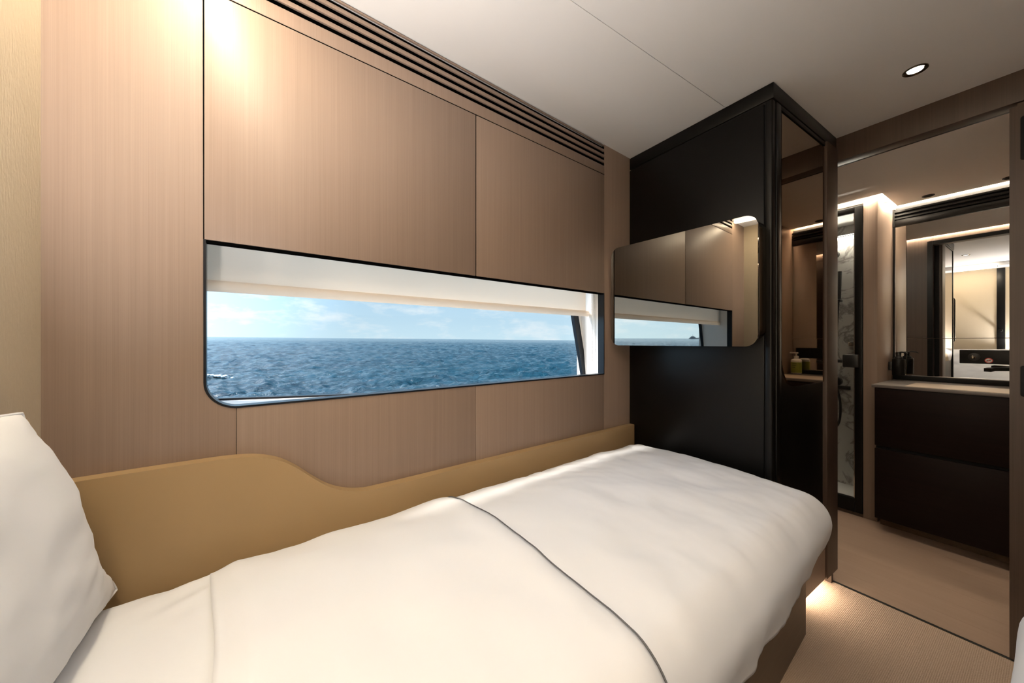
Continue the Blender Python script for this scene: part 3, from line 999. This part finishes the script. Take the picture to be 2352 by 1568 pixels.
box('lever', (-0.05, -0.085, -0.055), (-0.03, 0.01, -0.028), 'black_metal', vv, bev=0.003)
pl = tag(box('shower_outlet', (3.49, 0.822, 1.055), (3.4995, 0.852, 1.088), 'chrome', bev=0.002), 'small square chrome plate on the marble shower wall', 'plate')


# ------------------------------------------------------------------ beds
def bedframe_pt(s, t, z):
    return Vector((s, -t, z))       # local frame of WO, t measured from the wall into the room


b1 = wallframe('bed', 'window-side single bed base with mattress along the window wall', 'bed')
S0, S1 = -1.88, -0.062
box('base', (S0 + 0.03, -0.709, 0.125), (-0.072, -0.04, 0.415), 'base_wood', b1, bev=0.003)
box('plinth', (S0 + 0.05, -0.62, 0.0), (S1 - 0.02, -0.06, 0.124), 'black_matt', b1)
box('mattress', (S0 + 0.03, -0.735, 0.416), (-0.078, -0.045, 0.560), 'mattress', b1, bev=0.05, seg=5)
bl2 = wallframe('added_bed_light', 'added warm light strip under the window bed base', 'light strip')
box('diffuser', (S0 + 0.4, -0.655, 0.112), (S1 - 0.05, -0.645, 0.122), 'led_front', bl2)  # added glow under the base, where no strip is known
box('clip', (S0 + 0.4, -0.644, 0.112), (S1 - 0.05, -0.640, 0.122), 'black_matt', bl2)


def fbm(x, y, z=0.0, octv=3):
    return noise.fractal(Vector((x, y, z)), 1.0, 2.0, octv)


def bed_surface(bounds, ztop, hang, r=0.07, off=0.0, wr=1.0, crown=0.03, seed=0.0, tuck=0.0):
    """Returns f(a, b) -> point on a soft quilt over a mattress. a along, b across; outside the bounds it hangs down.
    bounds: (a0, a1, b0, b1); hang: function (side, a, b) -> allowed drop length."""
    a0, a1, b0, b1 = bounds
    R = r + off

    def f(a, b):
        qa = min(max(a, a0 + r), a1 - r)
        qb = min(max(b, b0 + r), b1 - r)
        wa, wb = a - qa, b - qb
        Ln = math.hypot(wa, wb)
        ca = min(max(a, a0), a1)
        cb = min(max(b, b0), b1)
        # pillowy crown
        ea = min(ca - a0, a1 - ca) / 0.30
        eb = min(cb - b0, b1 - cb) / 0.26
        cr = crown * (1 - math.exp(-max(ea, 0) * 1.6)) * (1 - math.exp(-max(eb, 0) * 1.6))
        z = ztop + cr + off
        if Ln < 1e-6:
            h, dz, da, db = 0, 0, 0, 0
        else:
            da, db = wa / Ln, wb / Ln
            if Ln < R * PI / 2:
                h, dz = R * math.sin(Ln / R), R * (1 - math.cos(Ln / R))
            else:
                h, dz = R, R + (Ln - R * PI / 2)
        z -= dz
        # soft waves of the cloth
        k = 0.008 * fbm(ca * 3.1 + seed, cb * 3.3, 0.0) + 0.0035 * fbm(ca * 9 + seed, cb * 6, 3.0)
        # hanging folds
        hang_amt = sstep(0.04, 0.2, dz)
        fold = hang_amt * (0.004 * math.sin(ca * 23 + 2.2 * fbm(ca * 4, 1.0 + seed)) + 0.006 * fbm(ca * 8, dz * 2.0, 5.0 + seed))
        h += fold * wr
        h -= tuck * sstep(0.07, 0.19, dz)
        z += k * wr * (1 - hang_amt)
        return Vector((qa + da * h, -(qb + db * h), z))
    return f


def lin(a, b, k):
    return [a + (b - a) * i / (k - 1) for i in range(k)]


# --- window bed quilt (local frame: a = s, b = t)
BB = (-1.95, -0.016, 0.046, 0.788)
ZT1 = 0.618
R1 = 0.075
surf1 = bed_surface(BB, ZT1, None, r=R1, crown=0.038, tuck=0.022)
surf1f = bed_surface(BB, ZT1, None, r=R1, off=0.010, crown=0.038, tuck=0.022)


def hem(a):
    """height to which the quilt hangs on the aisle side"""
    tab = ((-1.7, .42), (-.9, .432), (-.364, .430), (-.227, .446), (-.12, .485), (-.05, .53), (0.1, .53))
    if a <= tab[0][0]:
        return tab[0][1]
    for (a0, h0), (a1, h1) in zip(tab, tab[1:]):
        if a <= a1:
            return h0 + (h1 - h0) * (a - a0) / (a1 - a0)
    return tab[-1][1]


def drop_len(dz, R):
    return R * PI / 2 + (dz - R) if dz > R else R * math.acos(1 - dz / R)


def wrinkle(a, b):
    """fine pulls in the cloth: along the wall side and at the foot"""
    m1 = math.exp(-((a + 0.62) / 0.30) ** 2) * sstep(0.36, 0.08, b) * sstep(0.0, 0.06, b)
    w1 = 0.0019 * m1 * math.sin(2 * PI * (a * 10.4 - b * 13.4 + 0.9 * fbm(a * 5, b * 5, 1.0)))
    m2 = math.exp(-((b - 0.74) / 0.10) ** 2) * sstep(-1.6, -0.9, a)
    w2 = 0.0014 * m2 * fbm(a * 22 + b * 8, b * 9, 7.0)
    m3 = math.exp(-((a + 0.16) / 0.12) ** 2)
    w3 = 0.003 * m3 * fbm(a * 10, b * 14, 2.0)
    w4 = 0.0025 * fbm(a * 6 - b * 7, a * 2.0 + b * 2.5, 9.0, 2)
    return w1 + w2 + w3 + w4


qd = wallframe('quilt', 'white cotton quilt spread over the window bed with grey piping', 'quilt')
NA, NB = 190, 120
A_lo, A_hi = -1.55, BB[1] - R1 + drop_len(0.16, R1)
rows = []
for i in range(NA):
    a = A_lo + (A_hi - A_lo) * i / (NA - 1)
    row = []
    ac = min(a, BB[1])
    lenside = drop_len(ZT1 - hem(ac), R1)
    over = max(0.0, a - (BB[1] - R1))
    # towards the foot corner the side drop is gathered in
    if over > 0:
        lenside = math.sqrt(max(drop_len(ZT1 - 0.50, R1) ** 2 - over ** 2 * 0.85, (0.25 * R1) ** 2))
    b_lo = BB[2] + R1 - drop_len(0.10, R1)
    b_hi = BB[3] - R1 + lenside
    for j in range(NB):
        b = b_lo + (b_hi - b_lo) * j / (NB - 1)
        p = surf1(a, b)
        dz = ZT1 - p.z
        p.z += wrinkle(a, b) * (1 - sstep(0.0, 0.15, dz))
        p.x -= 0.0949 * (-p.y) * sstep(-0.9, -0.05, a)
        p.y -= -wrinkle(a * 1.7, b) * 1.2 * sstep(0.04, 0.15, dz)
        row.append(p)
    rows.append(row)
q1 = grid_mesh('cover', rows, 'linen', qd)
q1.modifiers.new('thick', 'SOLIDIFY').thickness = 0.012
q1.modifiers['thick'].offset = -1


# folded-down top part with piping at its edge
def pipe_a(b):
    pts = [(0.0, -1.085), (0.055, -1.074), (0.10, -1.060), (0.158, -1.050), (0.28, -1.043), (0.40, -1.050), (0.506, -1.0585), (0.666, -1.0596), (0.764, -1.072), (0.84, -1.085), (1.1, -1.10)]
    if b <= 0:
        return pts[0][1]
    for (b0, a0), (b1_, a1) in zip(pts, pts[1:]):
        if b <= b1_:
            return a0 + (a1 - a0) * (b - b0) / (b1_ - b0)
    return pts[-1][1]


rows = []
NF = 74
b_lo = BB[2] + R1 - drop_len(0.09, R1)
b_hi = BB[3] - R1 + drop_len(0.18, R1)
edge = []
for i in range(NF):
    u = i / (NF - 1)
    row = []
    for j in range(NB):
        b = b_lo + (b_hi - b_lo) * j / (NB - 1)
        a_e = pipe_a(b)
        a_s = -1.592 + 0.02 * sstep(0.05, 0.4, b)
        a = a_s + (a_e - a_s) * u
        p = surf1f(a, b)
        # plump start of the fold, edge dropping to the quilt
        lift = -0.012 * (1 - sstep(0.0, 0.09, u)) - 0.0045 * sstep(0.965, 1.0, u)
        dz = ZT1 - p.z
        p.z += (lift + wrinkle(a, b) * 1.0 + 0.0035 * math.exp(-((u - 0.93) / 0.06) ** 2)) * (1 - sstep(0.0, 0.15, dz))
        row.append(p)
    rows.append(row)
    if i == NF - 1:
        edge = [Vector(p) + Vector((0.001, 0, 0.0015)) for p in row]
fo_ = grid_mesh('turned_fold', rows, 'linen', qd)
fo_.modifiers.new('thick', 'SOLIDIFY').thickness = 0.009
fo_.modifiers['thick'].offset = -1
tube('piping', edge, 0.0015, 'piping', fo_, seg=8)

# undersheet near the pillow
us = wallframe('undersheet', 'white sheet on the mattress between pillow and folded quilt', 'sheet')
surf1u = bed_surface((-2.05, -0.05, 0.046, 0.775), 0.612, None, r=0.06, crown=0.016, wr=0.5)
rows = []
for a in lin(-1.90, -1.50, 44):
    row = []
    for b in lin(0.046 + 0.06 - drop_len(0.09, 0.06), 0.775 - 0.06 + drop_len(0.15, 0.06), 90):
        p = surf1u(a, b)
        m = sstep(-1.75, -1.60, a) * sstep(0.30, 0.06, b)
        p.z += 0.004 * m * math.sin(2 * PI * (a * 7 + b * 16)) * (1 - sstep(0, 0.1, 0.612 - p.z))
        row.append(p)
    rows.append(row)
o = grid_mesh('sheet', rows, 'linen', us)
o.modifiers.new('thick', 'SOLIDIFY').thickness = 0.006
o.modifiers['thick'].offset = -1


# --- pillows
def pillow(name, label, loc, size, rot, seed, group):
    w, h, th_ = size
    t = thing(name, label, 'pillow', loc, group=group)
    n = 46
    rows_f, rows_b = [], []
    bm = bmesh.new()

    def shape(u, v, side):
        x = u
        y = v
        # edges pull in between the corners
        px = x * ((0.67 + 0.14 * sstep(1.0, -0.1, y) + 0.19 * sstep(-0.45, -1.0, y)) if x > 0 else (0.86 + 0.14 * abs(y) ** 2.2))
        py = y * (1 - 0.055 * (1 - abs(x) ** 2.2))
        k = max(0.0, (1 - abs(x) ** 2.6)) ** 0.55 * max(0.0, (1 - abs(y) ** 2.6)) ** 0.55
        ed = 1 - k
        py -= 0.11 * (x * y) ** 2 if (x > 0 and y > 0) else 0.0
        rip = 0.009 * fbm(px * 4 + seed, py * 4, side * 2.0) * (0.4 + 0.4 * ed)
        d = side * (th_ / 2 * k) + rip * k ** 0.3
        return Vector((d, px * w / 2, py * h / 2 + h / 2))
    grids = []
    for side in (1, -1):
        g = []
        for i in range(n + 1):
            g.append([])
            for j in range(n + 1):
                u = -math.cos(PI * i / n)
                v = -math.cos(PI * j / n)
                u = u * 0.55 + (2 * i / n - 1) * 0.45
                v = v * 0.55 + (2 * j / n - 1) * 0.45
                g[-1].append(bm.verts.new(shape(u, v, side)))
        grids.append(g)
    for g in grids:
        for i in range(n):
            for j in range(n):
                bm.faces.new((g[i][j], g[i + 1][j], g[i + 1][j + 1], g[i][j + 1]))
    bmesh.ops.remove_doubles(bm, verts=bm.verts[:], dist=0.0008)
    o = finish('cover', bm, 'pillow', t, smooth=180)
    # seam with a thin welt around the edge
    ring = []
    m_ = 40
    for (ax, bx_) in (((-1, -1), (1, -1)), ((1, -1), (1, 1)), ((1, 1), (-1, 1)), ((-1, 1), (-1, -1))):
        for i in range(m_):
            q = i / m_
            ring.append(shape(ax[0] + (bx_[0] - ax[0]) * q, ax[1] + (bx_[1] - ax[1]) * q, 1))
    ring.append(ring[0])
    tube('seam', ring, 0.0028, 'pillow', t, seg=6)
    t.rotation_euler = rot
    return t


pillow('pillow', 'large white pillow propped upright against the head wall on the window bed', (-0.278, 0.622, 0.620), (0.675, 0.388, 0.115), (0, math.radians(-10.5), 0), 0.0, 'bed pillows')
pillow('pillow', 'large white pillow propped against the head wall on the second bed', (-0.285, -0.40, 0.640), (0.60, 0.40, 0.115), (0, math.radians(-7), 0), 5.0, 'bed pillows')

# --- added fill lamp between the bed heads, unseen, to brighten ceiling and bed
ns = thing('fill_lamp_shelf', 'added small dark shelf holding the unseen fill lamp', 'shelf', (XH, 0.05, 0.60))
box('top', (0.0, 0.0, 0.0), (0.16, 0.13, 0.018), 'base_wood', ns, bev=0.003)
box('bracket', (0.0, 0.05, -0.10), (0.02, 0.08, -0.0005), 'black_metal', ns)
lp = thing('fill_lamp', 'added unseen fill lamp with open-topped shade between the beds', 'lamp', (XH + 0.085, 0.115, 0.619))
lathe('foot', [(0.0, 0.0), (0.04, 0.0), (0.04, 0.008), (0.008, 0.012), (0.007, 0.12)], 'black_metal', lp)
bm = bmesh.new()
ring_ = [[bm.verts.new((r_ * math.cos(2 * PI * k / 32), r_ * math.sin(2 * PI * k / 32), z_)) for k in range(32)] for r_, z_ in ((0.052, 0.11), (0.055, 0.24), (0.053, 0.24), (0.050, 0.11))]
for a, b in zip(ring_, ring_[1:] + ring_[:1]):
    for k in range(32):
        bm.faces.new((a[k], a[(k + 1) % 32], b[(k + 1) % 32], b[k]))
finish('shade', bm, 'fabric_wall', lp, smooth=40)
ld = bpy.data.lights.new('fill_bulb', 'SPOT')
ld.energy = P_FILL
ld.color = (0.98, 0.962, 0.955)
ld.spot_size = math.radians(140)
ld.spot_blend = 1.0
ld.shadow_soft_size = 0.045
lo = bpy.data.objects.new('fill_bulb', ld)
lo.location = (0, 0, 0.245)
lo.rotation_euler = (PI - math.radians(12), math.radians(-10), 0)
link(lo, lp)

# --- second bed
b2 = thing('bed', 'second single bed base with mattress across the aisle', 'bed', (0, 0, 0))
box('base', (XH + 0.01, -0.74, 0.125), (1.20, -0.06, 0.33), 'base_wood', b2, bev=0.003)
box('plinth', (XH + 0.03, -0.70, 0.0), (1.15, -0.14, 0.124), 'black_matt', b2)
box('mattress', (XH + 0.01, -0.75, 0.331), (1.235, -0.02, 0.56), 'mattress', b2, bev=0.05, seg=5)
q2 = thing('quilt', 'white quilt on the second bed beside the open bathroom door', 'quilt', (0, 0, 0))
BB2 = (XH - 0.15, 1.262, -0.045, 0.76)
surf2 = bed_surface(BB2, 0.618, None, r=0.08, crown=0.012, seed=20.0)
rows = []
for a in lin(-0.33, BB2[1] - 0.08 + drop_len(0.30, 0.08), 110):
    row = []
    over = max(0.0, a - (BB2[1] - 0.08))
    ls = drop_len(0.33, 0.08)
    if over > 0:
        ls = math.sqrt(max(ls ** 2 - over ** 2 * 0.9, 0.02 ** 2))
    b_a = BB2[2] + 0.08 - ls
    b_b = BB2[3] - 0.08 + drop_len(0.10, 0.08)
    for b in lin(b_a, b_b, 90):
        p = surf2(a, b)
        row.append(p)
    rows.append(row)
o = grid_mesh('cover', rows, 'linen', q2)
o.modifiers.new('thick', 'SOLIDIFY').thickness = 0.010
o.modifiers['thick'].offset = -1

# ------------------------------------------------------------------ the sea and a ship
SEA_Z = CAM_Z - 2.3
rng = np.random.default_rng(3)
nr, na = 560, 680
rad = np.concatenate([np.geomspace(7.0, 420, nr - 40), np.geomspace(435, 9000, 40)])
ang = np.linspace(math.radians(8), math.radians(172), na)
RR, AA = np.meshgrid(rad, ang, indexing='ij')
X = RR * np.cos(AA)
Y = RR * np.sin(AA)
Z = np.zeros_like(X)
cell = np.maximum(np.gradient(rad)[:, None] * np.ones_like(X), RR * (ang[1] - ang[0]))
for k in range(70):
    lam = float(np.exp(rng.uniform(math.log(0.35), math.log(9.0))))
    th_ = rng.normal(1.15, 0.75)
    amp = 0.0075 * lam ** 0.85
    ph = rng.uniform(0, 2 * PI)
    kx, ky = 2 * PI / lam * math.cos(th_), 2 * PI / lam * math.sin(th_)
    fade = np.clip((lam / cell - 2.0) / 2.0, 0, 1)
    s_ = np.sin(kx * X + ky * Y + ph + 0.9 * np.sin(0.35 * kx * Y + ph * 3))
    Z += amp * fade * (1 - 2 * np.abs(s_)) * 0.9
Z += SEA_Z - 0.00497 * X + 0.00946 * Y
verts = np.stack([X, Y, Z], -1).reshape(-1, 3)
idx = np.arange(nr * na).reshape(nr, na)
quads = np.stack([idx[:-1, :-1], idx[1:, :-1], idx[1:, 1:], idx[:-1, 1:]], -1).reshape(-1, 4)
me = bpy.data.meshes.new('sea')
me.vertices.add(len(verts))
me.vertices.foreach_set('co', verts.ravel())
me.loops.add(quads.size)
me.loops.foreach_set('vertex_index', quads.ravel().astype(np.int32))
me.polygons.add(len(quads))
me.polygons.foreach_set('loop_start', np.arange(0, quads.size, 4, dtype=np.int32))
me.update(calc_edges=True)
me.polygons.foreach_set('use_smooth', np.ones(len(quads), dtype=bool))
me.materials.append(M['sea'])
if me.polygons[0].normal.z < 0:
    me.flip_normals()
sea = link(bpy.data.objects.new('sea', me))
tag(sea, 'deep blue choppy open sea seen through the window', 'sea', kind='stuff')


def sea_h(x, y):
    i = int(np.argmin(np.abs(rad - math.hypot(x, y))))
    j = int(np.argmin(np.abs(ang - math.atan2(y, x))))
    return float(Z[i, j])


# a breaking crest
bm = bmesh.new()
cx, cy = -3.9, 28.5
for k in range(60):
    dx = random.gauss(0, 0.42)
    dy = random.gauss(0, 0.25)
    r = bmesh.ops.create_icosphere(bm, subdivisions=1, radius=random.uniform(0.03, 0.11) * (1 - min(abs(dx), 0.9) * .6))
    for v in r['verts']:
        v.co.z *= 0.8
        v.co.x *= 1.7
    bmesh.ops.translate(bm, verts=r['verts'], vec=(cx + dx, cy + dy, sea_h(cx + dx, cy + dy) + 0.06 + random.uniform(0, 0.10)))
wc = finish('whitecap', bm, 'foam', sea, smooth=180)
wc['kind'] = 'stuff'

# small ship far out, seen only in the mirror screen
sp_ = thing('ship', 'small white ship far out on the horizon in the mirror screen', 'ship', (0, 0, 0))
dirv = Vector((0.0, 1.0, 0.0))
n_ = WU
rp_ = Vector((0.536 + 0.844 * ((1593 - 1176) / 803.0), 0.844 - 0.536 * ((1593 - 1176) / 803.0), 0))
rf = (rp_ - 2 * rp_.dot(n_) * n_).normalized()
dist = 1500.0
sp_.location = (rf.x * dist, rf.y * dist, sea_h(rf.x * dist, rf.y * dist) - 1.5)
sp_.rotation_euler = (0, 0, math.atan2(rf.x, -rf.y))
poly_prism('hull', [(-17, 0), (13, 0), (20, 6.5), (-17, 5)], 'Y', -3, 3, 'ship', sp_)
boxes('superstructure', [((-14, -2.5, 4.8), (6, 2.5, 8.5)), ((-10, -2, 8.4), (2, 2, 12))], 'ship', sp_)
tube('mast', [(-4, 0, 11.8), (-4, 0, 19)], 0.5, 'ship', sp_, seg=6)
